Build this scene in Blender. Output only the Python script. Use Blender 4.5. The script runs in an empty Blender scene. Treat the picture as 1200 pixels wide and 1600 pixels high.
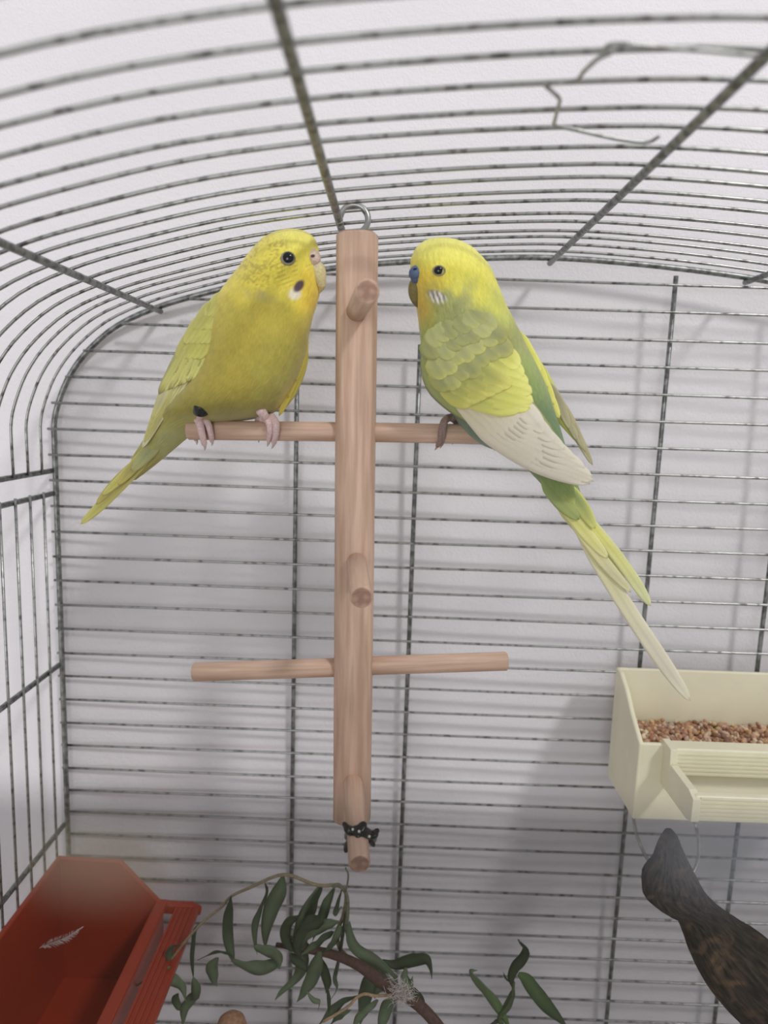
import bpy, bmesh, math, random
import numpy as np
from mathutils import Vector, Matrix
random.seed(7); rng = np.random.RandomState(7)
scene = bpy.context.scene
COL = scene.collection

# ------------------------------------------------------------------ camera frame
F = 1100.0                    # focal length in pixels of the 1200x1600 frame
U = 0.36                      # metres from the lens to the cage's back grid
EYE = 1.20                    # lens height
def _rot(rx, ry, rz):
    c, s = math.cos, math.sin
    X = np.array([[1,0,0],[0,c(rx),-s(rx)],[0,s(rx),c(rx)]])
    Y = np.array([[c(ry),0,s(ry)],[0,1,0],[-s(ry),0,c(ry)]])
    Z = np.array([[c(rz),-s(rz),0],[s(rz),c(rz),0],[0,0,1]])
    return Z @ X @ Y
RM = _rot(.1414, .0104, .0316)
def _cvw(v): return Vector((v[0], v[2], -v[1]))
def W(x, y, z): return Vector((x*U, y*U, z*U + EYE))          # cage units -> metres
def ray(px, py):
    d = RM.T @ np.array([(px-600)/F, (py-800)/F, 1.0]); return np.array([d[0], d[2], -d[1]])
def P(px, py, Y): d = ray(px, py); return W(*(d*(Y/d[1])))      # measured point at depth Y
def PZ(px, py, Z): d = ray(px, py); return W(*(d*(Z/d[2])))
def PU(px, py, Y): d = ray(px, py); return d*(Y/d[1])

cd = bpy.data.cameras.new('camera'); cam = bpy.data.objects.new('camera', cd); COL.objects.link(cam)
cd.sensor_fit = 'VERTICAL'; cd.sensor_height = 36.0; cd.lens = 36.0*F/1600
r, dn, fw = _cvw(RM[0]), _cvw(RM[1]), _cvw(RM[2])
m = Matrix((r, -dn, -fw)).transposed().to_4x4(); m.translation = W(0,0,0); cam.matrix_world = m
cd.clip_start = 0.005; cd.clip_end = 50
cd.dof.use_dof = True; cd.dof.focus_distance = 0.285; cd.dof.aperture_fstop = 9.0
scene.camera = cam

# ------------------------------------------------------------------ light
w = bpy.data.worlds.new('room_light'); scene.world = w; w.use_nodes = True
bg = w.node_tree.nodes['Background']; bg.inputs[0].default_value = (.99, .99, 1.0, 1); bg.inputs[1].default_value = 0.52
def area(name, loc, target, size, power, col=(1,1,1)):
    l = bpy.data.lights.new(name, 'AREA'); l.shape = 'DISK'; l.size = size; l.energy = power; l.color = col
    o = bpy.data.objects.new(name, l); COL.objects.link(o); o.location = loc
    o.rotation_euler = (Vector(target)-Vector(loc)).to_track_quat('-Z', 'Y').to_euler(); return o
area('ceiling_lamp', (1.95, 0.36-2.46, EYE+2.72), (0, .36, EYE-.1), 0.52, 66, (1, .98, .96))
area('fill_light', (-.5, -2.4, EYE-.02), (0, .36, EYE-.05), 1.2, 20, (.97, .985, 1))  # added soft fill behind the camera, evens out the wall and reaches under the roof
vs = scene.view_settings; vs.view_transform = 'Standard'; vs.look = 'None'; vs.gamma = 1; vs.use_curve_mapping = False
vs.exposure = 0.04

# ------------------------------------------------------------------ helpers
def lin(c):
    c = c/255.0
    return c/12.92 if c <= .04045 else ((c+.055)/1.055)**2.4
def S(r, g, b, k=1.14, ds=.09):
    v = [lin(r)*k, lin(g)*k, lin(b)*k]; l = .3*v[0]+.59*v[1]+.11*v[2]
    return tuple(min(x*(1-ds)+l*ds, .92) for x in v)
def S4(*a, **k): return (*S(*a, **k), 1.0)

def new_mat(name, base=(.5,.5,.5), rough=.5, metal=0.0, spec=None):
    mt = bpy.data.materials.new(name); mt.use_nodes = True
    b = mt.node_tree.nodes['Principled BSDF']
    b.inputs['Base Color'].default_value = (*base[:3], 1); b.inputs['Roughness'].default_value = rough
    b.inputs['Metallic'].default_value = metal
    if spec is not None: b.inputs['Specular IOR Level'].default_value = spec
    return mt, mt.node_tree, b
def node(nt, typ, **kw):
    n = nt.nodes.new(typ)
    for k, v in kw.items():
        if k in n.inputs: n.inputs[k].default_value = v
        else: setattr(n, k, v)
    return n
def noise_col(nt, b, c1, c2, scale=(1,1,1), nscale=30, detail=4, lo=.35, hi=.65, coord='Object', bump=0.0, bdist=.0005):
    tc = node(nt, 'ShaderNodeTexCoord'); mp = node(nt, 'ShaderNodeMapping'); mp.inputs['Scale'].default_value = scale
    nz = node(nt, 'ShaderNodeTexNoise'); nz.inputs['Scale'].default_value = nscale; nz.inputs['Detail'].default_value = detail
    cr = node(nt, 'ShaderNodeValToRGB'); cr.color_ramp.elements[0].position = lo; cr.color_ramp.elements[1].position = hi
    cr.color_ramp.elements[0].color = (*c1[:3], 1); cr.color_ramp.elements[1].color = (*c2[:3], 1)
    nt.links.new(tc.outputs[coord], mp.inputs[0]); nt.links.new(mp.outputs[0], nz.inputs['Vector'])
    nt.links.new(nz.outputs['Fac'], cr.inputs[0]); nt.links.new(cr.outputs[0], b.inputs['Base Color'])
    if bump:
        bp = node(nt, 'ShaderNodeBump'); bp.inputs['Strength'].default_value = bump; bp.inputs['Distance'].default_value = bdist
        nt.links.new(nz.outputs['Fac'], bp.inputs['Height']); nt.links.new(bp.outputs[0], b.inputs['Normal'])
    return nz, cr

M = {}
# painted plaster wall
mt, nt, b = new_mat('wall_paint', rough=.8)
noise_col(nt, b, S(206,203,207,1.25,0), S(211,208,212,1.25,0), nscale=9, detail=3, bump=0)
tc = node(nt, 'ShaderNodeTexCoord'); n2 = node(nt, 'ShaderNodeTexNoise', Scale=260.0, Detail=3.0)
n3 = node(nt, 'ShaderNodeTexNoise', Scale=900.0, Detail=2.0); ad = node(nt, 'ShaderNodeMath', operation='ADD')
bp = node(nt, 'ShaderNodeBump', Strength=.35, Distance=.0008)
nt.links.new(tc.outputs['Object'], n2.inputs['Vector']); nt.links.new(tc.outputs['Object'], n3.inputs['Vector'])
nt.links.new(n2.outputs['Fac'], ad.inputs[0]); nt.links.new(n3.outputs['Fac'], ad.inputs[1])
nt.links.new(ad.outputs[0], bp.inputs['Height']); nt.links.new(bp.outputs[0], b.inputs['Normal']); M['wall'] = mt
# galvanised wire, spotted with tarnish
def wire_mat(name, c1, c2, rough, lo=.34, hi=.5):
    mt, nt, b = new_mat(name, rough=rough, metal=.85)
    noise_col(nt, b, c1, c2, nscale=300, detail=6, lo=lo, hi=hi, bump=.2, bdist=.0002); return mt
M['wire'] = wire_mat('galvanised_wire', (.13,.13,.125), (.38,.39,.38), .30)
M['thick_wire'] = wire_mat('galvanised_thick_wire', (.13,.135,.13), (.31,.325,.315), .40, .38, .6)
M['ring'] = wire_mat('steel_ring', (.38,.38,.38), (.6,.6,.6), .28)
# beech wood
def beech(name, c1, c2, c3):
    mt, nt, b = new_mat(name, rough=.62)
    nz, cr = noise_col(nt, b, c1, c2, scale=(1,1,.06), nscale=420, detail=5, lo=.38, hi=.62, bump=.35, bdist=.0004)
    tc = node(nt, 'ShaderNodeTexCoord'); mp = node(nt, 'ShaderNodeMapping'); mp.inputs['Scale'].default_value = (1,1,.12)
    n2 = node(nt, 'ShaderNodeTexNoise', Scale=130.0, Detail=3.0)
    mx = node(nt, 'ShaderNodeMix', data_type='RGBA'); mr = node(nt, 'ShaderNodeMapRange')
    mr.inputs[1].default_value = .45; mr.inputs[2].default_value = .75; mr.inputs[4].default_value = .75
    nt.links.new(tc.outputs['Object'], mp.inputs[0]); nt.links.new(mp.outputs[0], n2.inputs['Vector'])
    nt.links.new(n2.outputs['Fac'], mr.inputs[0]); nt.links.new(mr.outputs[0], mx.inputs[0])
    nt.links.new(cr.outputs[0], mx.inputs[6]); mx.inputs[7].default_value = (*c3, 1)
    nt.links.new(mx.outputs[2], b.inputs['Base Color']); return mt
M['beech'] = beech('beech_wood', S(178,146,124), S(204,172,150), S(164,130,108))
M['beech_end'] = beech('beech_end_grain', S(142,108,92), S(176,140,120), S(132,98,82))
# plastics
def plastic(name, base, rough, sss=0.0, trans=0.0):
    mt, nt, b = new_mat(name, base, rough)
    nz, cr = noise_col(nt, b, tuple(x*.94 for x in base), base, nscale=60, detail=3)
    if sss:
        b.inputs['Subsurface Weight'].default_value = sss; b.inputs['Subsurface Radius'].default_value = (.006,.005,.003); b.inputs['Subsurface Scale'].default_value = 1.0
    if trans: b.inputs['Transmission Weight'].default_value = trans
    return mt
M['cream'] = plastic('cream_plastic', S(224,219,190), .35)
M['red'] = plastic('brick_red_plastic', S(162,56,30,1.14,0), .32)
M['black'] = new_mat('black_gloss_plastic', (.012,.014,.012), .22)[0]
M['pupil'] = new_mat('eye_black', (.006,.006,.008), .05)[0]
M['base_plastic'] = plastic('cage_base_plastic', S(206,202,196), .5)
# vertex-coloured materials
def vcol_mat(name, rough, var=.14, nscale=900, stretch=(1,1,.25), bump=.35, bdist=.0006, sheen=.25, coord='UV'):
    mt, nt, b = new_mat(name, rough=rough, spec=.25)
    at = node(nt, 'ShaderNodeAttribute', attribute_name='Col')
    tc = node(nt, 'ShaderNodeTexCoord'); mp = node(nt, 'ShaderNodeMapping'); mp.inputs['Scale'].default_value = stretch
    nz = node(nt, 'ShaderNodeTexNoise', Scale=float(nscale), Detail=4.0)
    mr = node(nt, 'ShaderNodeMapRange'); mr.inputs[1].default_value = .3; mr.inputs[2].default_value = .7
    mr.inputs[3].default_value = 1-var; mr.inputs[4].default_value = 1+var*.6
    mx = node(nt, 'ShaderNodeVectorMath', operation='SCALE')
    nt.links.new(tc.outputs[coord], mp.inputs[0]); nt.links.new(mp.outputs[0], nz.inputs['Vector'])
    nt.links.new(nz.outputs['Fac'], mr.inputs[0]); nt.links.new(at.outputs['Color'], mx.inputs[0]); nt.links.new(mr.outputs[0], mx.inputs['Scale'])
    nt.links.new(mx.outputs[0], b.inputs['Base Color'])
    bp = node(nt, 'ShaderNodeBump', Strength=bump, Distance=bdist)
    nt.links.new(nz.outputs['Fac'], bp.inputs['Height']); nt.links.new(bp.outputs[0], b.inputs['Normal'])
    b.inputs['Sheen Weight'].default_value = sheen
    return mt
M['plumage'] = vcol_mat('body_plumage', .85, var=.13, nscale=34, stretch=(2.2,.55,1), bump=.35, bdist=.0006)
M['feather'] = vcol_mat('feather_vane', .75, var=.08, nscale=14, stretch=(.6,6,1), bump=.25, bdist=.0003, sheen=.15)
M['skin'] = vcol_mat('bird_skin', .55, var=.2, nscale=1500, stretch=(1,1,1), bump=.5, bdist=.0003, sheen=0, coord='Object')
M['leaf'] = vcol_mat('willow_leaf', .5, var=.25, nscale=9, stretch=(5,1,1), bump=.3, bdist=.0006, sheen=0)
M['seed'] = vcol_mat('seed_husk', .5, var=.25, nscale=2500, stretch=(1,1,1), bump=.2, bdist=.0002, sheen=0, coord='Object')
M['bark'] = vcol_mat('twig_bark', .7, var=.3, nscale=700, stretch=(1,1,1), bump=.5, bdist=.0005, sheen=0, coord='Object')
mt, nt, b = new_mat('driftwood', rough=.8)
nz, cr = noise_col(nt, b, S(34,28,25), S(88,76,66), scale=(1.6,.5,1), nscale=7, detail=10, lo=.34, hi=.74, coord='UV', bump=1.0, bdist=.0035)
tc = node(nt, 'ShaderNodeTexCoord'); n2 = node(nt, 'ShaderNodeTexNoise', Scale=110.0, Detail=6.0, Distortion=1.2); n3 = node(nt, 'ShaderNodeTexNoise', Scale=38.0, Detail=2.0)
mm_ = node(nt, 'ShaderNodeMath', operation='MULTIPLY'); mr = node(nt, 'ShaderNodeMapRange'); mr.inputs[1].default_value = .26; mr.inputs[2].default_value = .40; mr.inputs[4].default_value = .8
mx = node(nt, 'ShaderNodeMix', data_type='RGBA'); mx.inputs[7].default_value = S4(132,106,80)
nt.links.new(tc.outputs['Object'], n2.inputs['Vector']); nt.links.new(tc.outputs['Object'], n3.inputs['Vector']); nt.links.new(n2.outputs['Fac'], mm_.inputs[0]); nt.links.new(n3.outputs['Fac'], mm_.inputs[1])
nt.links.new(mm_.outputs[0], mr.inputs[0]); nt.links.new(mr.outputs[0], mx.inputs[0]); nt.links.new(cr.outputs[0], mx.inputs[6]); nt.links.new(mx.outputs[2], b.inputs['Base Color'])
M['driftwood'] = mt

# ---- object helpers
def obj(name, me, mat=None, parent=None):
    o = bpy.data.objects.new(name, me); COL.objects.link(o)
    if mat is not None and not me.materials: me.materials.append(mat)
    if parent is not None: o.parent = parent
    return o
def empty(name, loc=(0,0,0)):
    o = bpy.data.objects.new(name, None); o.empty_display_size = .02; o.location = loc; COL.objects.link(o); return o
def tag(o, label, cat, group=None):
    o['label'] = label; o['category'] = cat
    if group: o['group'] = group
    return o
def mesh(name, verts, faces, cols=None, uvs=None, smooth=True):
    me = bpy.data.meshes.new(name); me.from_pydata([tuple(v) for v in verts], [], faces); me.update()
    bm = bmesh.new(); bm.from_mesh(me); bmesh.ops.recalc_face_normals(bm, faces=bm.faces); bm.to_mesh(me); bm.free()
    if smooth: me.polygons.foreach_set('use_smooth', [True]*len(me.polygons))
    if cols is not None:
        a = me.color_attributes.new('Col', 'FLOAT_COLOR', 'POINT')
        c = np.ones((len(verts),4), np.float32); c[:,:3] = np.asarray(cols)[:,:3]; a.data.foreach_set('color', c.ravel())
    if uvs is not None:
        uv = me.uv_layers.new(name='UVMap'); li = np.zeros(len(me.loops), np.int32); me.loops.foreach_get('vertex_index', li)
        uv.data.foreach_set('uv', np.asarray(uvs, np.float32)[li].ravel())
    return me
def loc_mesh(o, parent):                       # keep world coords under a moved parent
    if parent is not None: o.matrix_parent_inverse = parent.matrix_world.inverted()
def put(name, me, mat, parent=None):
    o = obj(name, me, mat)
    if parent is not None:
        o.parent = parent
        # parents only ever translate
        t = Vector((0,0,0)); p = parent
        while p is not None: t += p.location; p = p.parent
        o.location = -t
    return o
def cr_spline(pts, n):
    """Catmull-Rom through points (any dimension)."""
    p = np.asarray(pts, float); k = len(p)
    if k == 2: t = np.linspace(0,1,n)[:,None]; return p[0]*(1-t)+p[1]*t
    q = np.vstack([2*p[0]-p[1], p, 2*p[-1]-p[-2]]); out = []
    for t in np.linspace(0, k-1-1e-9, n):
        i = int(t); f = t-i; a,b_,c,d = q[i],q[i+1],q[i+2],q[i+3]
        out.append(.5*((2*b_)+(-a+c)*f+(2*a-5*b_+4*c-d)*f*f+(-a+3*b_-3*c+d)*f**3))
    return np.array(out)
def tube_geo(pts, rad, n=8, cap=True, flat=None):
    pts = [Vector(p) for p in pts]; k = len(pts)
    rad = [rad]*k if np.isscalar(rad) else list(rad)
    T = [(pts[min(i+1,k-1)]-pts[max(i-1,0)]).normalized() for i in range(k)]
    a = Vector((0,0,1)) if abs(T[0].z) < .8 else Vector((1,0,0))
    N = (a - T[0]*a.dot(T[0])).normalized(); vs, fs = [], []
    for i in range(k):
        N = (N - T[i]*N.dot(T[i])).normalized(); B = T[i].cross(N)
        for j in range(n):
            th = 2*math.pi*j/n; vs.append(pts[i] + (N*math.cos(th)*(flat or 1) + B*math.sin(th))*rad[i])
    for i in range(k-1):
        for j in range(n): fs.append((i*n+j, i*n+(j+1)%n, (i+1)*n+(j+1)%n, (i+1)*n+j))
    if cap: fs += [tuple(range(n))[::-1], tuple(range((k-1)*n, k*n))]
    return vs, fs
def tube(name, pts, rad, mat, parent=None, n=8, col=None, flat=None):
    v, f = tube_geo(pts, rad, n, flat=flat); c = None
    if col is not None: c = [col]*len(v) if not hasattr(col[0], '__len__') else [col[i//n] for i in range(len(v))]
    return put(name, mesh(name, v, f, cols=c), mat, parent)
def blob(name, pts, radii, mat, parent=None, n=16, k=24, col=None, flat=None):
    """rounded tapered tube through points"""
    q = cr_spline([(*p, r_) for p, r_ in zip(pts, radii)], k)
    P_, R_ = q[:,:3], np.maximum(q[:,3], 1e-5)
    # rounded ends
    d0 = P_[0]-P_[1]; d0 /= np.linalg.norm(d0)+1e-12; d1 = P_[-1]-P_[-2]; d1 /= np.linalg.norm(d1)+1e-12
    A = [P_[0]+d0*R_[0]*s for s in (.98,.85,.5)]; Ar = [R_[0]*math.sqrt(max(1-s*s,0)) for s in (.98,.85,.5)]
    Bz = [P_[-1]+d1*R_[-1]*s for s in (.5,.85,.98)]; Br = [R_[-1]*math.sqrt(max(1-s*s,0)) for s in (.5,.85,.98)]
    pp = A+list(P_)+Bz; rr = Ar+list(R_)+Br
    return tube(name, pp, rr, mat, parent, n=n, col=col, flat=flat)
def join_geo(parts):
    V_, F_ = [], []
    for v, f in parts:
        o = len(V_); V_ += list(v); F_ += [tuple(i+o for i in q) for q in f]
    return V_, F_
def box_geo(c, h, ex=Vector((1,0,0)), ey=Vector((0,1,0)), ez=Vector((0,0,1))):
    c = Vector(c); v = [c+ex*(h[0]*a)+ey*(h[1]*b_)+ez*(h[2]*d) for a in (-1,1) for b_ in (-1,1) for d in (-1,1)]
    return v, [(0,1,3,2),(4,6,7,5),(0,4,5,1),(2,3,7,6),(0,2,6,4),(1,5,7,3)]
def bevel(o, wd=.0006, seg=2):
    md = o.modifiers.new('bevel', 'BEVEL'); md.width = wd; md.segments = seg; md.limit_method = 'ANGLE'; md.angle_limit = .6
def ellipsoid(name, c, rad, mat, parent=None, col=None, rot=None, n=20):
    bm = bmesh.new(); bmesh.ops.create_uvsphere(bm, u_segments=n, v_segments=n//2+2, radius=1)
    mm = Matrix.Translation(Vector(c)) @ (rot.to_4x4() if rot else Matrix()) @ Matrix.Diagonal((*rad, 1)); bm.transform(mm)
    me = bpy.data.meshes.new(name); bm.to_mesh(me); bm.free(); me.polygons.foreach_set('use_smooth', [True]*len(me.polygons))
    if col is not None:
        a = me.color_attributes.new('Col', 'FLOAT_COLOR', 'POINT'); a.data.foreach_set('color', np.tile(np.array([*col[:3],1], np.float32), len(me.vertices)))
    return put(name, me, mat, parent)

PXU = U/F     # metres per pixel at depth 1

# ------------------------------------------------------------------ the room
def quad(name, pts, mat):
    o = put(name, mesh(name, pts, [(0,1,2,3)], smooth=False), mat); o['kind'] = 'structure'; return o
g = lambda x: 1 + .0262 + .0294*x
quad('wall_back', [W(-5,g(-5),-3.2), W(6,g(6),-3.2), W(6,g(6),4), W(-5,g(-5),4)], M['wall'])
ZB = -1.16                                           # underside of the cage
mtf, ntf, bf = new_mat('floor_covering', S(196,190,182), .6)
noise_col(ntf, bf, S(188,182,174), S(204,198,190), nscale=6)
quad('floor', [W(-5,g(-5)+.02,ZB), W(6,g(6)+.02,ZB), W(6,-6,ZB), W(-5,-6,ZB)], mtf)

# ------------------------------------------------------------------ the cage
SP = .0368
X0 = -.4838; XC = .205; X1 = 2*XC-X0
z0 = lambda k: -.0756 - SP*k
lean = lambda z: 1 - .0193*z
half = [(85,690),(84,660),(90,630),(107,588),(137,547),(185,507),(250,478),(330,455),(430,432),(525,418),(600,411),(700,405),(800,402),(860,402.5)]
prof = [(PU(px,py,1)[0], PU(px,py,1)[2]) for px,py in half]
prof[0] = (X0, prof[0][1]); prof[1] = (X0+.0006, prof[1][1])
prof_full = prof[:-1] + [(XC, prof[-1][1])] + [(2*XC-x, z) for x, z in prof[:-1][::-1]]
psm = cr_spline(prof_full, 90)
def arch_at_z(z):                                    # left X where the arch reaches height z
    for i in range(len(psm)//2):
        if psm[i][1] >= z: return psm[i][0]
    return XC
cage = empty('bird_cage', W(XC, .55, ZB)); tag(cage, 'galvanised wire bird cage with arched barred roof against a white wall', 'cage')
R_BAR, R_THK = 2.1*PXU, 4.2*PXU
# back: the arched frame wire carries its bars
fr = [(X0,-1.1)]+[(X0, z) for z in (-.7,-.45,-.25,-.12)]+[tuple(p) for p in psm]+[(X1, z) for z in (-.12,-.25,-.45,-.7,-1.1)]
frame = tube('back_frame', [W(x, 1.002, z) for x, z in fr], R_THK*1.05, M['thick_wire'], cage, n=10)
for k in range(-7, 28):
    z = z0(k); xl = X0 if z < -.06 else arch_at_z(z); xl -= .006; xr = 2*XC-xl
    n_ = 14; pts = []
    ph = rng.rand()*6; am = .0007
    for i in range(n_):
        t = i/(n_-1); x = xl+(xr-xl)*t
        pts.append(W(x, lean(z)-.0062, z+am*math.sin(ph+t*5)))
    tube('horizontal_bar', pts, R_BAR, M['wire'], frame)
for x, kt in ((-.1382,-4.15), (.0326,-4.6), (.3761,-7.35), (.5497,-7.2), (.72,-4.6)):
    tube('vertical_bar', [W(x, lean(z)+.0015, z) for z in np.linspace(z0(kt), -1.1, 8)], R_THK*.86, M['thick_wire'], frame, n=10)
# roof: purlins running front to back carry the arched bars
NR = 24
zrail = -.0985
purl = []
for x in (-.3293, -.0625, .2049, .472, .738):
    zz = float(np.interp(x, psm[:,0], psm[:,1]))
    purl.append(tube('roof_rail', [W(x, y, zz-.007) for y in np.linspace(1.002, 1-NR*SP, 10)], R_THK*1.02, M['thick_wire'], cage, n=10))
for i in range(1, NR+1):
    y = 1-i*SP
    jz = rng.randn()*.0008
    pts = [W(X0, y, zrail)] + [W(px_, y+.0012*math.sin(px_*9+i), pz_+jz) for px_, pz_ in psm] + [W(X1, y, zrail)]
    tube('roof_bar', pts, R_BAR, M['wire'], purl[2])
# side panels
for X, sgn in ((X0, 1), (X1, -1)):
    rails = [tube('side_rail', [W(X-.004*sgn, y, z) for y in np.linspace(1.0, .10, 6)], R_THK, M['thick_wire'], cage, n=10)
             for z in (zrail, -.1315, -.389, -.645, -1.08)]
    for i in range(1, NR+1):
        y = 1-i*SP
        tube('side_bar', [W(X+.001*sgn, y, z) for z in (-.125, -.389, -.645, -1.1)], R_BAR, M['wire'], rails[1])
v, f = join_geo([box_geo(W(XC, .55, ZB+.03), ((X1-X0)/2*U+.01, .455*U, .025*U))])
bt = put('base_tray', mesh('base_tray', v, f, smooth=False), M['base_plastic'], cage); bevel(bt, .004, 3)

# ------------------------------------------------------------------ wooden perch stand on its hook
YP = .742
def rod(name, A, B, rad, mat, parent, n=24, sq=None, cham=.0006, capmat=None):
    """straight rod with chamfered ends, its own local Z along the length (for the grain)"""
    A, B = Vector(A), Vector(B); L = (B-A).length; rings = [(0, rad-cham), (cham, rad), (L-cham, rad), (L, rad-cham)]
    vs_, fs_ = [], []
    for z, rr in rings:
        for j in range(n):
            th = 2*math.pi*(j+.5)/n; c, s = math.cos(th), math.sin(th)
            if sq:
                q = (abs(c)**sq+abs(s)**sq)**(-1/sq); c *= q; s *= q
            vs_.append((c*rr, s*rr, z))
    for i in range(3):
        for j in range(n): fs_.append((i*n+j, i*n+(j+1)%n, (i+1)*n+(j+1)%n, (i+1)*n+j))
    fs_ += [tuple(range(n))[::-1], tuple(range(3*n, 4*n))]
    me = mesh(name, vs_, fs_); o = obj(name, me, mat)
    for p in me.polygons:
        if len(p.vertices) > 4:
            p.use_smooth = False
            if capmat: p.material_index = 1
    if capmat: me.materials.append(capmat)
    Z = (B-A).normalized(); Xa = Vector((1,0,0)) if abs(Z.x) < .8 else Vector((0,1,0)); Ya = Z.cross(Xa).normalized(); Xa = Ya.cross(Z)
    mw = Matrix((Xa, Ya, Z)).transposed().to_4x4(); mw.translation = A
    t = Vector((0,0,0)); p = parent
    while p is not None: t += p.location; p = p.parent
    mw.translation = A - t; o.parent = parent; o.matrix_local = mw; return o
ptop, pbot = P(558.5, 366, YP), P(550, 1277, YP)
stand = empty('perch_stand', pbot); tag(stand, 'beech wood post with round perch pegs hanging by a hook from the roof', 'perch')
RP = 31.3*YP*PXU
rod('post', pbot, ptop, RP, M['beech'], stand, n=40, sq=3.2, cham=.0011, capmat=M['beech_end'])
RK = 15.2*YP*PXU
rod('perch', P(293,672,YP), P(556,675,YP), RK, M['beech'], stand, capmat=M['beech_end'])
rod('perch', P(552,675,YP), P(793,679,YP), RK, M['beech'], stand, capmat=M['beech_end'])
rod('perch', P(302,1050,YP), P(551,1042,YP), RK, M['beech'], stand, capmat=M['beech_end'])
rod('perch', P(551,1041,YP), P(793,1033,YP), RK, M['beech'], stand, capmat=M['beech_end'])
for (bx, by), (tx, ty) in (((555,490),(574,455)), ((556,871),(565,933)), ((550,1206),(562,1350))):
    rod('perch', P(bx,by,YP), P(tx,ty,.598), RK, M['beech'], stand, capmat=M['beech_end'])
# open eye hook: shank in the post, ring over the roof bar
hc = P(553, 343, YP); hp = []
for a in np.linspace(-62, 205, 30):
    a = math.radians(a); hp.append(hc + Vector((math.cos(a)*21*YP*PXU, .0004*math.sin(a*1.0), math.sin(a)*21*YP*PXU)))
hp = [P(559, 372, YP), P(561, 363, YP)] + hp
tube('hook', hp, 4.8*YP*PXU, M['wire'], stand, n=10)

# black clip gripping the lowest front peg
clip = empty('black_clip', P(562,1300,.645)); tag(clip, 'small shiny black bow-shaped plastic clip on the lowest front peg', 'clip')
def lobe(pts, rr, name='lobe', fl=.55):
    blob(name, [P(x, y, Y) for x, y, Y in pts], [q*1.45*.64*PXU for q in rr], M['black'], clip, n=12, k=10, flat=fl)
blob('band', [P(546,1306,.652), P(552,1300,.632), P(563,1299,.626), P(574,1303,.632), P(581,1310,.652)], [9.5*.64*PXU]*5, M['black'], clip, n=10, k=14)
lobe([(552,1302,.633), (545,1296,.632), (541,1291,.634)], (7,9,6))
lobe([(562,1296,.626), (566,1291,.628)], (7,6))
lobe([(575,1306,.634), (584,1303,.636), (588,1299,.638)], (6,7,4))
lobe([(550,1312,.634), (543,1322,.634), (541,1327,.636)], (6,8,4))
lobe([(577,1310,.636), (583,1318,.638)], (6,4))
lobe([(560,1308,.625), (562,1316,.624), (566,1312,.625)], (8,7,6))
for x, y in ((551,1296), (561,1299), (577,1307)):
    ellipsoid('painted_glint', P(x, y, .616), (2.2*.64*PXU,)*3, new_mat('pale_glint', S(205,205,200), .3)[0], clip, n=10)  # pale dots standing in for highlights on the glossy clip

# ------------------------------------------------------------------ birds
def pchip(x, y, xi):
    x, y = np.asarray(x, float), np.asarray(y, float); h = np.diff(x); d = np.diff(y)/h; mm = np.zeros(len(x))
    for i in range(1, len(x)-1):
        if d[i-1]*d[i] > 0:
            w1, w2 = 2*h[i]+h[i-1], h[i]+2*h[i-1]; mm[i] = (w1+w2)/(w1/d[i-1]+w2/d[i])
    mm[0], mm[-1] = d[0], d[-1]
    i = np.clip(np.searchsorted(x, xi)-1, 0, len(h)-1); t = (xi-x[i])/h[i]
    return (y[i]*(1+2*t)*(1-t)**2 + h[i]*mm[i]*t*(1-t)**2 + y[i+1]*t*t*(3-2*t) + h[i]*mm[i+1]*t*t*(t-1))
def vnoise(x, y, seed=0):
    x, y = np.asarray(x, float), np.asarray(y, float); xi, yi = np.floor(x).astype(int), np.floor(y).astype(int); fx, fy = x-xi, y-yi
    def hsh(a, b_): 
        q = np.sin(a*127.1+b_*311.7+seed*74.7)*43758.5453; return q-np.floor(q)
    fx, fy = fx*fx*(3-2*fx), fy*fy*(3-2*fy)
    return (hsh(xi,yi)*(1-fx)+hsh(xi+1,yi)*fx)*(1-fy)+(hsh(xi,yi+1)*(1-fx)+hsh(xi+1,yi+1)*fx)*fy
def sm(a, b_, x): t = np.clip((x-a)/(b_-a), 0, 1); return t*t*(3-2*t)
def blend(c, d, t): t = np.asarray(t)[:,None]; return c*(1-t)+np.asarray(d)[None,:]*t
def spot(px, py, cx, cy, rx, ry, ang=0, soft=.35):
    a = math.radians(ang); dx, dy = px-cx, py-cy; u = (dx*math.cos(a)+dy*math.sin(a))/rx; v_ = (-dx*math.sin(a)+dy*math.cos(a))/ry
    return 1-sm(1-soft, 1+soft, np.sqrt(u*u+v_*v_))
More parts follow.
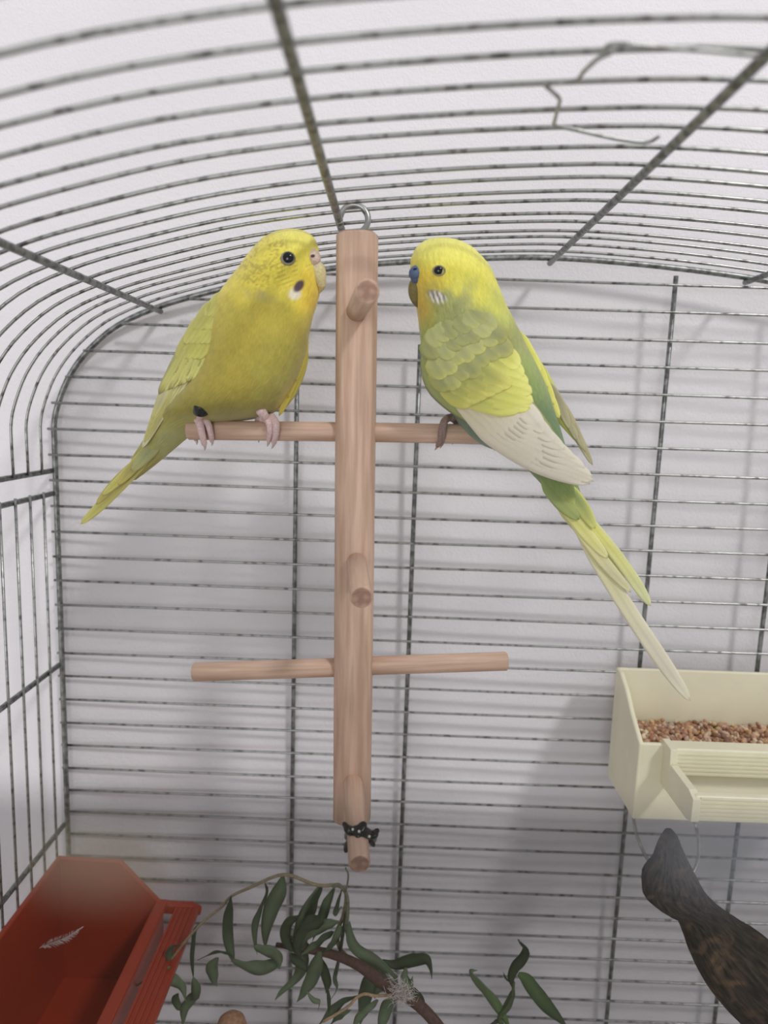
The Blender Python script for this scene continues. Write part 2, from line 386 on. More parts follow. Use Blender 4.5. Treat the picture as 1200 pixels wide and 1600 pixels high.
class Bird:
    def __init__(s, name, label, Y0, rows, base):
        """rows: (y, left x, right x, half depth, depth offset), all in pixels at depth Y0"""
        s.Y0 = Y0; s.k = Y0*PXU; s.rows = np.array(rows, float)
        s.root = empty(name, s.at(*base)); tag(s.root, label, 'bird', 'budgerigars on the upper perch')
    def at(s, px, py, d=0): return P(px, py, s.Y0*(1+d/F))
    def atA(s, px, py, d):
        q = np.stack([(px-600)/F, (py-800)/F, np.ones_like(px)], 1) @ RM; w_ = np.stack([q[:,0], q[:,2], -q[:,1]], 1)
        p = w_*(s.Y0*(1+d/F)/w_[:,1])[:,None]*U; p[:,2] += EYE; return p
    def prof(s, y):
        R_ = s.rows; y = np.clip(y, R_[0,0], R_[-1,0]); l, r_, b_, d = (pchip(R_[:,0], R_[:,i], np.atleast_1d(y)) for i in (1,2,3,4))
        return (l+r_)/2, np.maximum((r_-l)/2, .3), np.maximum(b_, .3), d
    def surf(s, px, py, side=-1, out=0):
        c, w_, b_, d = s.prof(py); q = 1-((px-c)/w_)**2; return float((d + side*(b_*np.sqrt(np.maximum(q, 0))+out))[0])
    def on(s, px, py, out=0, side=-1): return s.at(px, py, s.surf(px, py, side, out))
    def body(s, colour, n=330, nt=220):
        R_ = s.rows; t = np.linspace(0, 1, n); yy = R_[0,0]+(R_[-1,0]-R_[0,0])*np.where(t < .12, t*t/.12*.5, t-.06)/.94
        c, w_, b_, d = (np.repeat(q, nt) for q in s.prof(yy)); Yv = np.repeat(yy, nt); th = np.tile(np.arange(nt)*2*math.pi/nt, n)
        fl = (.9*(vnoise(th*14, Yv*.045, 3)-.5)+.7*(vnoise(th*40, Yv*.16, 9)-.5))*np.minimum(1, w_/20)
        # seam-free: fade the ruffle at the wrap
        fl *= np.minimum(1, np.minimum(th, 2*math.pi-th)*6)
        px = c+(w_+fl)*np.cos(th); dd = d-(b_+fl)*np.sin(th)
        vs_ = s.atA(px, Yv, dd); us = np.stack([th/(2*math.pi)*3, Yv/150], 1)
        fs_ = [(i*nt+j, i*nt+(j+1)%nt, (i+1)*nt+(j+1)%nt, (i+1)*nt+j) for i in range(n-1) for j in range(nt)]
        fs_ += [tuple(range(nt))[::-1], tuple(range((n-1)*nt, n*nt))]
        o = put('body', mesh('body', vs_.tolist(), fs_, cols=colour(px, Yv), uvs=us), M['plumage'], s.root); s.bodyo = o; return o
    def feather(s, base, tip, width, hf, cols, parent, bend=0, lay=0, n=18, m_=7, tilt=0, shape=.55, edge=None, name='feather'):
        """one vane: cols = list of colours from base to tip; hf(px,py) = height towards the viewer's side in px"""
        base, tip = np.array(base, float), np.array(tip, float); ax = tip-base; L = np.linalg.norm(ax); ax /= L; pr_ = np.array([-ax[1], ax[0]])
        vs_, cs, uv = [], [], []; cols = np.array(cols)
        for i in range(n):
            t = i/(n-1); wv = width*.5*min(1, (.35+t/.25*.65) if t < .25 else 1)*(math.sqrt(max(1-((t-shape)/(1-shape))**2, 0.0)) if t > shape else 1)
            wv = max(wv, .25); c = base+ax*L*t+pr_*bend*math.sin(math.pi*t)
            for j in range(m_):
                q = j/(m_-1)*2-1; p = c+pr_*q*wv
                h = hf(p[0], p[1])+lay+tilt*t+  .03*width*(1-q*q)*min(1, wv/(.3*width))+.3*math.sin(q*3+i*.7+base[0])
                vs_.append(s.at(p[0], p[1], -h))
                ci = t*(len(cols)-1); a = int(min(ci, len(cols)-2)); cc = cols[a]*(1-(ci-a))+cols[a+1]*(ci-a)
                if edge is not None:
                    e = max(abs(q)**3, sm(.72, 1, t)); cc = cc*(1-e)+np.array(edge)*e
                if j == m_//2: cc = cc*.9
                cs.append(cc); uv.append((t*L/40, q*wv/40+.5))
        nb = len(vs_); vs_ = vs_+[Vector(v)+Vector((0, 1.1*s.k, 0)) for v in vs_]; cs = cs+cs; uv = uv+uv
        fs_ = []
        for i in range(n-1):
            for j in range(m_-1):
                a = i*m_+j; q4 = (a, a+1, a+m_+1, a+m_); fs_.append(q4); fs_.append(tuple(nb+x for x in q4[::-1]))
        ring_ = [i*m_ for i in range(n)] + [(n-1)*m_+j for j in range(1, m_)] + [i*m_+m_-1 for i in range(n-2, -1, -1)] + [j for j in range(m_-2, 0, -1)]
        for a, b_ in zip(ring_, ring_[1:]+ring_[:1]): fs_.append((a, b_, nb+b_, nb+a))
        return put(name, mesh(name, vs_, fs_, cols=cs, uvs=uv), M['feather'], parent)
    def pad(s, line, widths, hf, col, name='wing', parent=None, thick=7, n=30, m_=14):
        """cushion under the feathers of a folded wing"""
        L = cr_spline([(*p, w_) for p, w_ in zip(line, widths)], n); vs_ = []; cs = []
        for i in range(n):
            tg = L[min(i+1,n-1),:2]-L[max(i-1,0),:2]; tg /= np.linalg.norm(tg); nr = np.array([-tg[1], tg[0]]); e = min(1, 4*i/n, 4*(n-1-i)/n)**.5
            for j in range(m_):
                th = 2*math.pi*j/m_; p = L[i,:2]+nr*math.cos(th)*max(L[i,2],1)*max(e,.05)
                vs_.append(s.at(p[0], p[1], -(hf(p[0], p[1])-thick*.6+thick*.6*math.sin(th)*e))); cs.append(col)
        fs_ = [(i*m_+j, i*m_+(j+1)%m_, (i+1)*m_+(j+1)%m_, (i+1)*m_+j) for i in range(n-1) for j in range(m_)]+[tuple(range(m_))[::-1], tuple(range((n-1)*m_, n*m_))]
        return put(name, mesh(name, vs_, fs_, cols=cs, uvs=[(.1*i, .05*j) for i in range(n) for j in range(m_)]), M['feather'], parent or s.root)
    def eye(s, px, py, r_, ring_col, rr=1.45, side=-1, sx=1.0):
        c = s.on(px, py, -.25*r_, side); k = s.k
        e = ellipsoid('eye', c, (r_*k, r_*k*.7, r_*k), M['pupil'], s.root)
        pts = []
        for a in np.linspace(0, 2*math.pi, 25):
            x, y = px+r_*rr*.82*math.cos(a)*sx, py+r_*rr*.78*math.sin(a); pts.append(s.on(x, y, .3, side))
        tube('eye_ring', pts, 1.7*k*r_/8, M['skin'], e, n=8, col=ring_col)
        e2 = e.children[0]; e2.location = -Vector(s.root.location) - Vector(e.location); e2.location = (0,0,0) if False else e2.location
        return e
    def limb(s, name, pts, radii, col, parent=None, k=20, n=10, mat='skin'):
        return blob(name, [s.at(*p) for p in pts], [q*s.k for q in radii], M[mat], parent or s.root, n=n, k=k, col=col)

# ---- green-backed bird, seen from its left and behind
YEL = np.array(S(226,218,72)); 
GB = Bird('budgerigar', 'green-backed budgerigar with a blue cere and pale wings perched right of the post', YP, [
    (370.5,684,694,4,-2),(372.5,672,708,20,-3),(377,662,722,33,-4),(385,652,737,44,-5),(395,646,748,50,-6),(408,641.5,760,55,-6),(422,641,769,58,-6),(438,643,776,60,-5),
    (455,647,783,61,-4),(475,650,791,62,-2),(495,653,801,64,0),(515,655,811,67,0),(540,658,823,71,0),(565,662,836,74,0),(590,671,848,75,0),(615,686,858,73,0),
    (640,703,866,68,0),(660,715,873,63,0),(680,731,879,57,0),(697,757,884,50,0),(712,797,889,42,0),(730,820,895,34,0),(750,840,901,27,0),(775,862,909,20,0),(800,884,920,13,0),(830,908,934,8,0),(850,926,938,3,0)],
    (720,660))
def gcol(px, py):
    n1 = vnoise(px*.05, py*.05, 1); n2 = vnoise(px*.2, py*.07, 2); n3 = vnoise(px*.35, py*.09, 5)
    c = np.tile(np.array(S(228,222,92)), (len(px),1))
    c = blend(c, S(222,214,66), sm(385,430,py))
    c = blend(c, S(228,198,48), sm(720,660,px)*sm(400,440,py))                       # golden face and throat
    c = blend(c, S(222,180,38), sm(690,655,px)*sm(450,490,py)*.8)
    nape = py-.35*(px-700)
    c = blend(c, S(160,165,92), sm(452,478,nape+14*n1)*sm(648,690,px-.2*(py-480)))      # grey-green neck
    c = blend(c, S(196,200,84), sm(740,775,px)*sm(420,470,py)*(1-sm(480,540,py))*.8)
    c = blend(c, S(150,168,84), sm(500,545,nape+25*n2)*.9)
    c = blend(c, S(134,154,84), sm(560,610,py))
    c = blend(c, S(104,130,84), sm(600,650,py)*sm(780,830,px))                           # green rump
    c = blend(c, S(106,128,100), sm(600,650,py)*sm(800,760,px-.5*(py-640)))              # blue-grey flank
    c = blend(c, S(112,134,112), sm(650,680,py)*sm(790,760,px-.6*(py-660))*n1)
    c = blend(c, S(128,148,84), sm(715,760,py))
    c = blend(c, S(190,192,100), sm(765,800,py))
    c = blend(c, S(208,208,120), sm(790,830,py))
    c = blend(c, S(176,178,112), spot(px,py,715,478,22,46,25,.6)*.75*n2)                   # grey-olive ear edge
    c = blend(c, S(150,155,100), spot(px,py,722,470,10,34,35,.6)*.5)
    c = blend(c, S(132,128,122), spot(px,py,682,461,15,7,20,.35)*.8)                       # cheek patch
    tick = spot(px,py,683,465,15,9.5,20,.25)*sm(-.2,.6,np.sin((px-.35*py)*.85)+1.1*(vnoise(px*.16,py*.12,31)-.5))
    c = blend(c, S(222,218,216), tick*.95)
    c = c*(0.93+.14*n3[:,None])
    return c
GB.body(gcol)
GB.eye(686, 423, 7.0, S(140,134,110), 1.3, sx=1.2); GB.eye(686, 423, 7.0, S(140,134,110), 1.3, side=1)
# beak and blue cere at the front of the face
GB.limb('beak', [(655,436,-20),(650,446,-20),(648,458,-19),(649,470,-17),(653,479,-15)], [9,10.5,9.5,6,2.2], [S(150,140,84)]*6+[S(128,118,70)]*12+[S(112,102,66)]*14)
ce = GB.limb('cere', [(655,420,-26),(651,427,-31),(651,433,-30)], [8,11.5,9.5], S(86,104,138), k=12, n=16)
GB.limb('nostril', [(647.5,421,-40),(649.5,420.5,-40.5)], [2.1,2.1], S(30,36,60), k=5, n=8)
# near wing
S0, T0 = np.array((672.,515.)), np.array((926.,753.)); AX = (T0-S0)/np.linalg.norm(T0-S0); LW = np.linalg.norm(T0-S0); NX = np.array((-AX[1], AX[0]))
def hR(px, py):
    d = np.array((px, py))-S0; u = d@AX/LW; v_ = d@NX-8
    return float(np.interp(u, [-.25,-.1,.05,.2,.35,.5,.65,.8,1,1.1], [44,58,72,81,83,76,65,53,39,34])) - v_*v_/230
wing = GB.pad([(668,520),(690,560),(740,600),(800,650),(860,705),(905,740)], [10,48,58,42,24,8], hR, S(150,158,96), thick=8)
tips = [(922,756),(928,752),(926,746),(914,732),(898,718),(882,703),(866,690),(850,676)]
for i, tp in enumerate(tips):                                   # cream flight feathers
    t = i/7; bs = np.array((716,632))*(1-t)+np.array((800,622))*t
    GB.feather(bs, tp, 40-1.2*i, hR, [S(206,196,160), S(214,206,182), S(214,207,190), S(204,196,180)], wing, bend=13-2.2*i, lay=1.2+.6*i, n=26, shape=.45, edge=S(217,210,190))
tips = [(818,640),(829,638),(834,628),(832,614),(826,601),(819,588),(812,574)]
for i, tp in enumerate(tips):                                   # yellow greater coverts
    t = i/6; bs = np.array((704,606))*(1-t)+np.array((758,536))*t
    GB.feather(bs, tp, 33, hR, [S(160,162,88), S(174,176,86), S(202,202,90), S(216,214,100)], wing, bend=7-1.6*i, lay=4.5+.45*i, n=22, shape=.62, edge=S(222,220,116), tilt=1.5)
for i in range(6):                                              # lower covert edge
    t = i/5; bs = np.array((690,590))*(1-t)+np.array((735,560))*t; tp = np.array((738,634))*(1-t)+np.array((800,604))*t
    GB.feather(bs, tp, 34, hR, [S(150,152,86), S(168,168,84), S(204,200,92)], wing, bend=5, lay=6.5+.3*i, shape=.6, edge=S(208,204,98), tilt=1)
row_def = [((678,575),(762,524),(30,40),7,8.2), ((671,556),(756,506),(28,36),7,9.4), ((668,534),(748,492),(24,32),7,10.4), ((668,514),(738,482),(20,28),6,11.2)]
for ri, (A_, B_, (dx, dy), cnt, ly) in enumerate(row_def):        # greyish median and lesser coverts
    for i in range(cnt):
        t = i/(cnt-1); bs = np.array(A_)*(1-t)+np.array(B_)*t + rng.randn(2)*2.6
        dv = np.array((dx*(.75+.5*t), dy*(1.15-.45*t))); dv = dv/np.linalg.norm(dv)*(46-4*ri)
        g_ = .84+.3*rng.rand()
        GB.feather(bs, bs+dv, 35-2*ri, hR, [np.array(S(150,154,94))*g_, np.array(S(156,158,104))*g_, np.array(S(166,168,98))*g_], wing, bend=2, lay=ly+.2*i, n=14, shape=.45, edge=np.array(S(184,184,96) if ri < 2 else S(166,170,98))*g_, tilt=.3)
# far wing, showing along the back
def hF(px, py): 
    return -12 - .10*(py-560)*.6
fw_ = GB.pad([(812,530),(845,590),(872,640),(900,690)], [10,14,12,6], hF, S(196,196,92), thick=8)
for i, (bs, tp, wd) in enumerate((((846,600),(926,727),17), ((848,598),(915,706),18), ((850,600),(902,688),18), ((846,590),(890,670),18))):
    GB.feather(bs, tp, wd, hF, [S(120,116,84), S(150,142,110), S(168,160,126), S(186,178,142)], fw_, bend=-5, lay=1+.7*i, n=22, shape=.3, edge=S(178,170,132))
for i, (bs, tp, wd) in enumerate((((840,580),(874,654),16), ((832,562),(866,632),18), ((822,540),(856,606),18), ((808,516),(844,582),18))):
    GB.feather(bs, tp, wd, hF, [S(196,200,88), S(212,210,92), S(222,218,104)], fw_, lay=5+1.2*i, shape=.55, edge=S(226,222,112))
# tail
def hT(px, py): return 6-.012*(py-780)*1.0
tail = GB.pad([(862,762),(896,806),(940,862),(985,926)], [16,15,12,7], hT, S(206,204,128), name='tail', thick=10)
GB.feather((884,790),(1079,1096), 25, hT, [S(214,212,128), S(220,216,160), S(218,212,186), S(206,198,182)], tail, bend=5, lay=1.5, n=40, shape=.72, edge=S(222,216,190))
GB.feather((884,778),(1017,947), 19, hT, [S(196,204,96), S(222,218,112), S(224,222,140), S(204,210,164)], tail, bend=-7, lay=4, n=34, shape=.75, edge=S(214,216,160))
GB.feather((878,782),(986,925), 19, hT, [S(200,200,110), S(216,212,140), S(216,210,160), S(206,200,166)], tail, bend=6, lay=5.5, n=30, shape=.6, edge=S(218,212,160))
GB.feather((868,768),(950,872), 20, hT, [S(170,180,92), S(212,210,120), S(222,218,140)], tail, bend=3, lay=7, n=26, shape=.6, edge=S(224,220,150))
GB.feather((878,752),(930,826), 22, hT, [S(124,142,88), S(150,162,94), S(200,200,108)], tail, bend=-3, lay=10, n=20, shape=.5, edge=S(206,208,110))
GB.feather((846,740),(905,812), 26, hT, [S(120,138,86), S(138,152,90), S(174,180,102)], tail, bend=4, lay=10.5, n=20, shape=.5, edge=S(150,166,96))
# feet
GREY = S(140,118,110)
def foot(Bd, ax, ay, toes, col, claw, name='foot', leg=None, lr=6):
    ft = Bd.limb(name, leg or [(ax, ay-14, 4), (ax, ay-6, -2), (ax, ay, -8)], [lr+1.5, lr, lr-.5], col, k=12)
    for pts, r_ in toes:
        nt_ = len(pts); o = Bd.limb('toe', pts, [r_*(1-.38*i/(nt_-1)) for i in range(nt_)], col, parent=ft, k=18)
        p0, p1 = np.array(pts[-2], float), np.array(pts[-1], float); dr = (p1-p0)/np.linalg.norm(p1-p0)
        e1 = p1+dr*r_*.9; e2 = p1+dr*r_*1.6+np.array((-r_*.2, r_*.1, r_*1.0))
        cl = blob('claw', [Bd.at(*p1), Bd.at(*e1), Bd.at(*e2)], [r_*.42*Bd.k, r_*.32*Bd.k, r_*.1*Bd.k], M['skin'], ft, n=8, k=8, col=claw)
    return ft
foot(GB, 702, 654, [([(700,653,-10),(693,660,-17),(689,676,-20),(688,688,-16),(684,696,-8)], 6.0), ([(702,652,-8),(697,655,-18),(694,668,-21),(693,682,-18),(690,694,-8)], 5.0),
                    ([(706,654,-4),(712,660,14),(712,674,19),(709,687,12)], 5)], GREY, S(190,150,120), leg=[(716,650,0),(708,651,-4),(701,653,-9)], lr=6)
foot(GB, 772, 664, [([(770,662,-12),(768,672,-19),(769,686,-17),(772,697,-8)], 5.5), ([(778,662,-10),(778,674,-18),(779,688,-14),(777,697,-6)], 5), ([(776,664,4),(778,676,18),(776,690,12)], 5)],
     GREY, S(190,150,120), leg=[(776,640,0),(775,652,-4),(774,662,-9)], lr=6)

# ---- yellow bird, seen from the front
YB = Bird('budgerigar', 'all-yellow budgerigar with a pinkish cere and black leg ring perched left of the post', YP, [
    (357.5,450,460,4,-10),(359.5,438,471,18,-11),(364,424,482,31,-12),(371,411,490,41,-14),(380,401,495,48,-15),(392,391,498,53,-16),(405,381,498,57,-16),(420,370,499,60,-16),
    (436,357,500,63,-15),(452,345,500,66,-14),(466,336,498,68,-13),(480,330,494,70,-12),(500,323,488,74,-10),(525,316,483,78,-8),(550,309,478,80,-5),(575,300,470,81,-3),(600,286,459,80,0),
    (620,270,448,77,4),(636,257,438,72,10),(647,249,424,62,18),(655,244,396,52,28),(662,240,350,46,38),(672,234,314,40,48),(684,226,294,32,58),(698,217,277,25,68),(714,207,258,18,80),(732,201,236,11,94),(750,189,212,4,106)],
    (380,655))
def ycol(px, py):
    n1 = vnoise(px*.05, py*.05, 11); n2 = vnoise(px*.16, py*.12, 12); n3 = vnoise(px*.4, py*.4, 15); n4 = vnoise(px*.02, py*.03, 19)
    c = np.tile(np.array(S(230,214,58)), (len(px),1))
    c = blend(c, S(232,224,92), spot(px,py,462,372,36,18,0,.6)*.7)
    c = blend(c, S(214,194,48), sm(395,430,py)*.5)
    dusk = spot(px,py,412,405,34,44,20,.6)*sm(.4,.75,.5*n3+.5*n2)*.9 + spot(px,py,400,432,30,22,30,.7)*sm(.45,.65,n3)*.5 + spot(px,py,436,388,16,12,-30,.6)*sm(.35,.6,n3)*.5
    c = blend(c, S(150,134,54), np.clip(dusk,0,1)*.6)
    bar = spot(px,py,450,425,44,26,0,.5)*sm(.2,.8,np.sin(py*.9+px*.35))*sm(.4,.7,n2)
    c = blend(c, S(150,134,52), bar*.5)
    c = blend(c, S(232,202,36), sm(455,482,px)*sm(405,440,py)*(1-sm(475,500,py)))
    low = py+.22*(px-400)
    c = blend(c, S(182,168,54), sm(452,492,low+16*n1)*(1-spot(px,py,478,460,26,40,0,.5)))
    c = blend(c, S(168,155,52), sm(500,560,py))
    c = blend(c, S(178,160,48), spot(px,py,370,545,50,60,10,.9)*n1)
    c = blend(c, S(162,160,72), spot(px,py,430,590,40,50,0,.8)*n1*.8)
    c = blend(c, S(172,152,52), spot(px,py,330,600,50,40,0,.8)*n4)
    c = blend(c, S(134,126,52), sm(590,640,py)*(1-n1*.5)*.85)  # darker belly, shade from the overhead light baked into the plumage colour
    c = blend(c, S(196,174,58), spot(px,py,445,628,10,34,24,.6)*.9)
    c = blend(c, S(172,168,84), sm(640,675,py))
    c = blend(c, S(160,166,112), spot(px,py,262,690,22,16,-40,.8)*n1)
    c = blend(c, S(178,170,88), sm(700,730,py))
    c = blend(c, S(132,120,116), spot(px,py,402,461,24,8,15,.8)*n2*.55)                     # dark neck edge
    c = blend(c, S(226,218,196), spot(px,py,461,459,10,9,-30,.4)*.95)                        # cheek spot
    c = blend(c, S(76,52,78), spot(px,py,467,447,6.5,11,38,.3)*.95)
    c = c*(0.93+.13*n2[:,None])
    return c
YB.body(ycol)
YB.eye(450, 404, 9.4, S(136,130,112), 1.25); YB.eye(450, 404, 9.4, S(136,130,112), 1.25, side=1)
YB.limb('beak', [(488,412,-34),(495,421,-35),(499,434,-34),(502,447,-31),(499,456,-28)], [11,12.5,10.5,6,2.2], [S(196,184,158)]*8+[S(204,192,140)]*10+[S(188,172,110)]*14)
YB.limb('cere', [(487,396,-40),(489,403,-43),(487,409,-42)], [8,11.5,9], S(206,184,168), k=12, n=16)
YB.limb('nostril', [(487.5,400,-55),(490,399.5,-54.5)], [1.9,1.9], S(92,64,56), k=5, n=8)
# wing at the bird's side
WY = [440,470,500,530,560,590,620,650,690,720]; WX = [366,345,325,308,292,277,264,252,234,220]
def wcx(y): return float(np.interp(y, WY, WX))
def hL(px, py):
    H = np.interp(py, WY, [28,32,35,35,31,24,14,0,-30,-50]); v_ = px-wcx(py)
    return float(H + .62*v_ - (v_*v_/70 if v_ < 0 else v_*v_/260))
def wl(o_, y): return (wcx(y)+o_, y)
wy = YB.pad([wl(0,470),wl(2,510),wl(2,550),wl(0,590),wl(-2,630),wl(-2,672)], [8,19,22,20,13,4], hL, S(190,188,96), thick=8)
for i in range(6):
    YB.feather((298-4.5*i, 584-5*i), (222+3.2*i, 700-9*i), 17, hL, [S(196,188,130), S(206,200,160), S(192,184,140), S(186,180,112)], wy, bend=5-1.4*i, lay=.5+.8*i, n=22, shape=.4, edge=S(214,208,170) if i < 1 else S(198,194,108))
for i in range(8):
    t = i/7; YB.feather(wl(20-32*t, 545-4*t), wl(24-42*t, 594+22*t), 14, hL, [S(182,180,92), S(194,192,100), S(208,204,116)], wy, lay=3+.3*i, n=16, shape=.62, edge=S(150,142,78) if i % 2 else S(200,196,112), tilt=.8)
for ri, (y_, o0, o1, cnt, ln, ly) in enumerate(((516,20,-14,5,46,4.6), (492,18,-14,5,46,5.4), (470,14,-12,4,46,6), (456,8,-6,3,40,6.4))):
    for i in range(cnt):
        t = i/(cnt-1); g_ = .94+.12*rng.rand(); oo = o0+(o1-o0)*t
        YB.feather(wl(oo, y_), wl(oo-2, y_+ln), 19, hL, [np.array(S(178,172,72))*g_, np.array(S(182,177,78))*g_, np.array(S(190,186,88))*g_], wy, lay=ly+.12*i, n=14, shape=.45, edge=np.array(S(192,188,92))*g_, tilt=.1)
# far wing edge past the breast
def hLF(px, py): return 10-.1*(py-560)
wf = YB.pad([(480,520),(472,570),(458,610),(440,645)], [5,8,7,3], hLF, S(184,172,70), thick=6)
for i, (bs, tp) in enumerate((((474,560),(436,650)), ((477,545),(450,622)), ((480,530),(462,596)))):
    YB.feather(bs, tp, 13, hLF, [S(182,172,72), S(190,174,66), S(194,176,62)], wf, lay=1+i, n=16, shape=.5)
# tail slanting back
def hTL(px, py): return -np.interp(py, [660,700,740,780,825], [30,56,76,92,108])
tl = YB.pad([(262,680),(238,706),(208,738),(176,770)], [16,15,10,6], hTL, S(168,162,84), name='tail', thick=8)
YB.feather((246,696),(126,819), 16, hTL, [S(176,168,84), S(166,152,88), S(178,170,92), S(206,202,108)], tl, bend=-3, lay=1, n=34, shape=.68, edge=S(204,198,104))
YB.feather((254,692),(150,788), 15, hTL, [S(170,160,84), S(150,134,84), S(170,156,92)], tl, bend=5, lay=2.5, n=30, shape=.6, edge=S(188,178,90))
YB.feather((240,686),(160,774), 14, hTL, [S(186,182,96), S(190,182,84), S(198,192,98)], tl, bend=-4, lay=4, n=28, shape=.6, edge=S(204,200,110))
YB.feather((262,686),(184,758), 18, hTL, [S(170,170,104), S(166,160,100), S(184,174,90)], tl, bend=5, lay=5.5, n=26, shape=.55, edge=S(192,182,92))
YB.feather((262,672),(206,736), 22, hTL, [S(166,168,104), S(160,166,116), S(178,178,110)], tl, bend=0, lay=8, n=22, shape=.5, edge=S(176,174,112))
PINK = S(206,178,176)
ft = foot(YB, 313, 650, [([(308,653,-12),(312,661,-20),(316,678,-21),(319,693,-12)], 7.4), ([(318,653,-12),(325,662,-20),(329,676,-20),(331,688,-10)], 6.2), ([(304,654,-4),(300,660,8),(302,674,18),(306,686,10)], 6.4),
          ([(316,654,-2),(320,662,14),(320,676,18),(318,686,10)], 6)], PINK, S(196,184,178), leg=[(314,632,-44),(313.5,641,-42),(312,652,-20)], lr=7)
tube('leg_ring', [YB.at(314, y, -47+(y-633)*.5) for y in (631,632.5,645,646.5)], [10.2*YB.k, 11.4*YB.k, 11.4*YB.k, 10.2*YB.k], M['black'], YB.root, n=24)
foot(YB, 418, 650, [([(414,653,-12),(420,660,-20),(422,674,-20),(420,688,-10)], 6.6), ([(424,652,-10),(431,662,-20),(431,678,-20),(428,691,-11)], 7.0), ([(410,654,-6),(404,655,6),(402,668,18),(404,682,12)], 6),
          ([(420,654,0),(426,662,16),(426,676,18)], 6)], PINK, S(196,184,178), leg=[(408,642,-30),(412,648,-26),(416,653,-15)], lr=7)

# ------------------------------------------------------------------ feeding troughs hooked to the bars
def trough(name, O, ex, ey, ez, Wd, prof_side, th, mat, lip_h, bar_out, bar_w, bar_h, nr, bracket_at, rough_lip=True, bar_drop=0.0):
    """O back bottom corner, ex along the wall, ey out from it; prof_side = side wall outline in (out, up); open top"""
    root = empty(name, O)
    def pt(a, b_, c): return O+ex*a+ey*b_+ez*c
    D = prof_side[-1][0]; hb = prof_side[0][1]; hf = prof_side[-1][1]
    geo = []
    def side(a0, a1):
        pr_ = [(0,0)]+list(prof_side)+[(D,.0)]; n = len(pr_)
        v = [pt(a0, *p) for p in pr_]+[pt(a1, *p) for p in pr_]
        return v, [tuple(range(n))[::-1], tuple(range(n, 2*n))]+[(i, (i+1)%n, n+(i+1)%n, n+i) for i in range(n)]
    def bx(a0, a1, b0, b1, c0, c1):
        return box_geo(pt((a0+a1)/2, (b0+b1)/2, (c0+c1)/2), ((a1-a0)/2, (b1-b0)/2, (c1-c0)/2), ex, ey, ez)
    for nm, gm in (('side_wall', side(0, th)), ('side_wall', side(Wd-th, Wd)), ('back_wall', bx(th*.5, Wd-th*.5, 0, th, 0, hb)),
                   ('front_wall', bx(th*.5, Wd-th*.5, D-th, D, 0, hf)), ('bottom', bx(th*.5, Wd-th*.5, th*.5, D-th*.5, 0, th))):
        o = put(nm, mesh(nm, *gm, smooth=False), mat, root); bevel(o, th*.35, 3)
    # ridged perch bar in front, carried by two brackets
    bz = hf-bar_drop
    rail = put('perch_bar', mesh('perch_bar', *bx(bracket_at, Wd-bracket_at, bar_out-bar_w, bar_out, bz-bar_h, bz), smooth=False), mat, root); bevel(rail, th*.5, 3)
    for i in range(nr):
        c = bar_out-bar_w+bar_w*(i+.5)/nr
        if bar_w > bar_h: put('ridge', mesh('ridge', *bx(bracket_at+th, Wd-bracket_at-th, c-bar_w*.22/nr, c+bar_w*.22/nr, bz-.0002, bz+th*.22), smooth=False), mat, rail)
        c2 = bz-bar_h+bar_h*(i+.5)/nr
        if bar_h >= bar_w: put('ridge', mesh('ridge', *bx(bracket_at+th, Wd-bracket_at-th, bar_out-.0002, bar_out+th*.2, c2-bar_h*.22/nr, c2+bar_h*.22/nr), smooth=False), mat, rail)
    if rough_lip:
        lip = put('lip', mesh('lip', *bx(bracket_at, Wd-bracket_at, D-th, D+th*3, hf-lip_h, hf+th*.6), smooth=False), mat, root); bevel(lip, th*.5, 3)
        for i in range(nr):
            c2 = hf-lip_h+lip_h*(i+.5)/nr
            put('ridge', mesh('ridge', *bx(bracket_at+th, Wd-bracket_at-th, D+th*2.9, D+th*3.2, c2-lip_h*.2/nr, c2+lip_h*.2/nr), smooth=False), mat, lip)
    for a0 in (bracket_at-th*.5, Wd-bracket_at-th):
        a1 = a0+th*1.5
        if rough_lip: pr_ = [(D-th, bz-bar_h*1.2), (D-th, hf+th*.8), (D+th*3.4, hf+th*.6), (D+th*4, hf-lip_h), (D+th*4, bz+bar_h*.1), (bar_out-bar_w, bz+th*.3), (bar_out+th*.3, bz-bar_h*.1), (bar_out+th*.3, bz-bar_h*1.05), (bar_out-bar_w, bz-bar_h*1.2)]
        else: pr_ = [(D-th, bz-bar_h), (D-th, hf+th*.5), (bar_out-bar_w*.3, bz+th*.4), (bar_out+th*.3, bz-bar_h*.3), (bar_out+th*.3, bz-bar_h*1.05), (bar_out-bar_w, bz-bar_h*1.05)]
        n = len(pr_); v = [pt(a0, *p) for p in pr_]+[pt(a1, *p) for p in pr_]
        o = put('bracket', mesh('bracket', v, [tuple(range(n))[::-1], tuple(range(n, 2*n))]+[(i, (i+1)%n, n+(i+1)%n, n+i) for i in range(n)], smooth=False), mat, root); bevel(o, th*.3, 2)
    return root
Xa, Ya, Za = Vector((1,0,0)), Vector((0,1,0)), Vector((0,0,1))
O1 = W(.331, .978, -.521)
tr = trough('seed_trough', O1, Xa, -Ya, Za, .36*U, [(0,.168*U),(.018*U,.166*U),(.045*U,.152*U),(.075*U,.128*U),(.112*U,.106*U)], .0065*U, M['cream'], .032*U, .205*U, .012*U, .030*U, 6, .035*U, bar_drop=.018*U)
tag(tr, 'cream plastic seed trough with ridged perch bar hooked on the back bars', 'feeder')
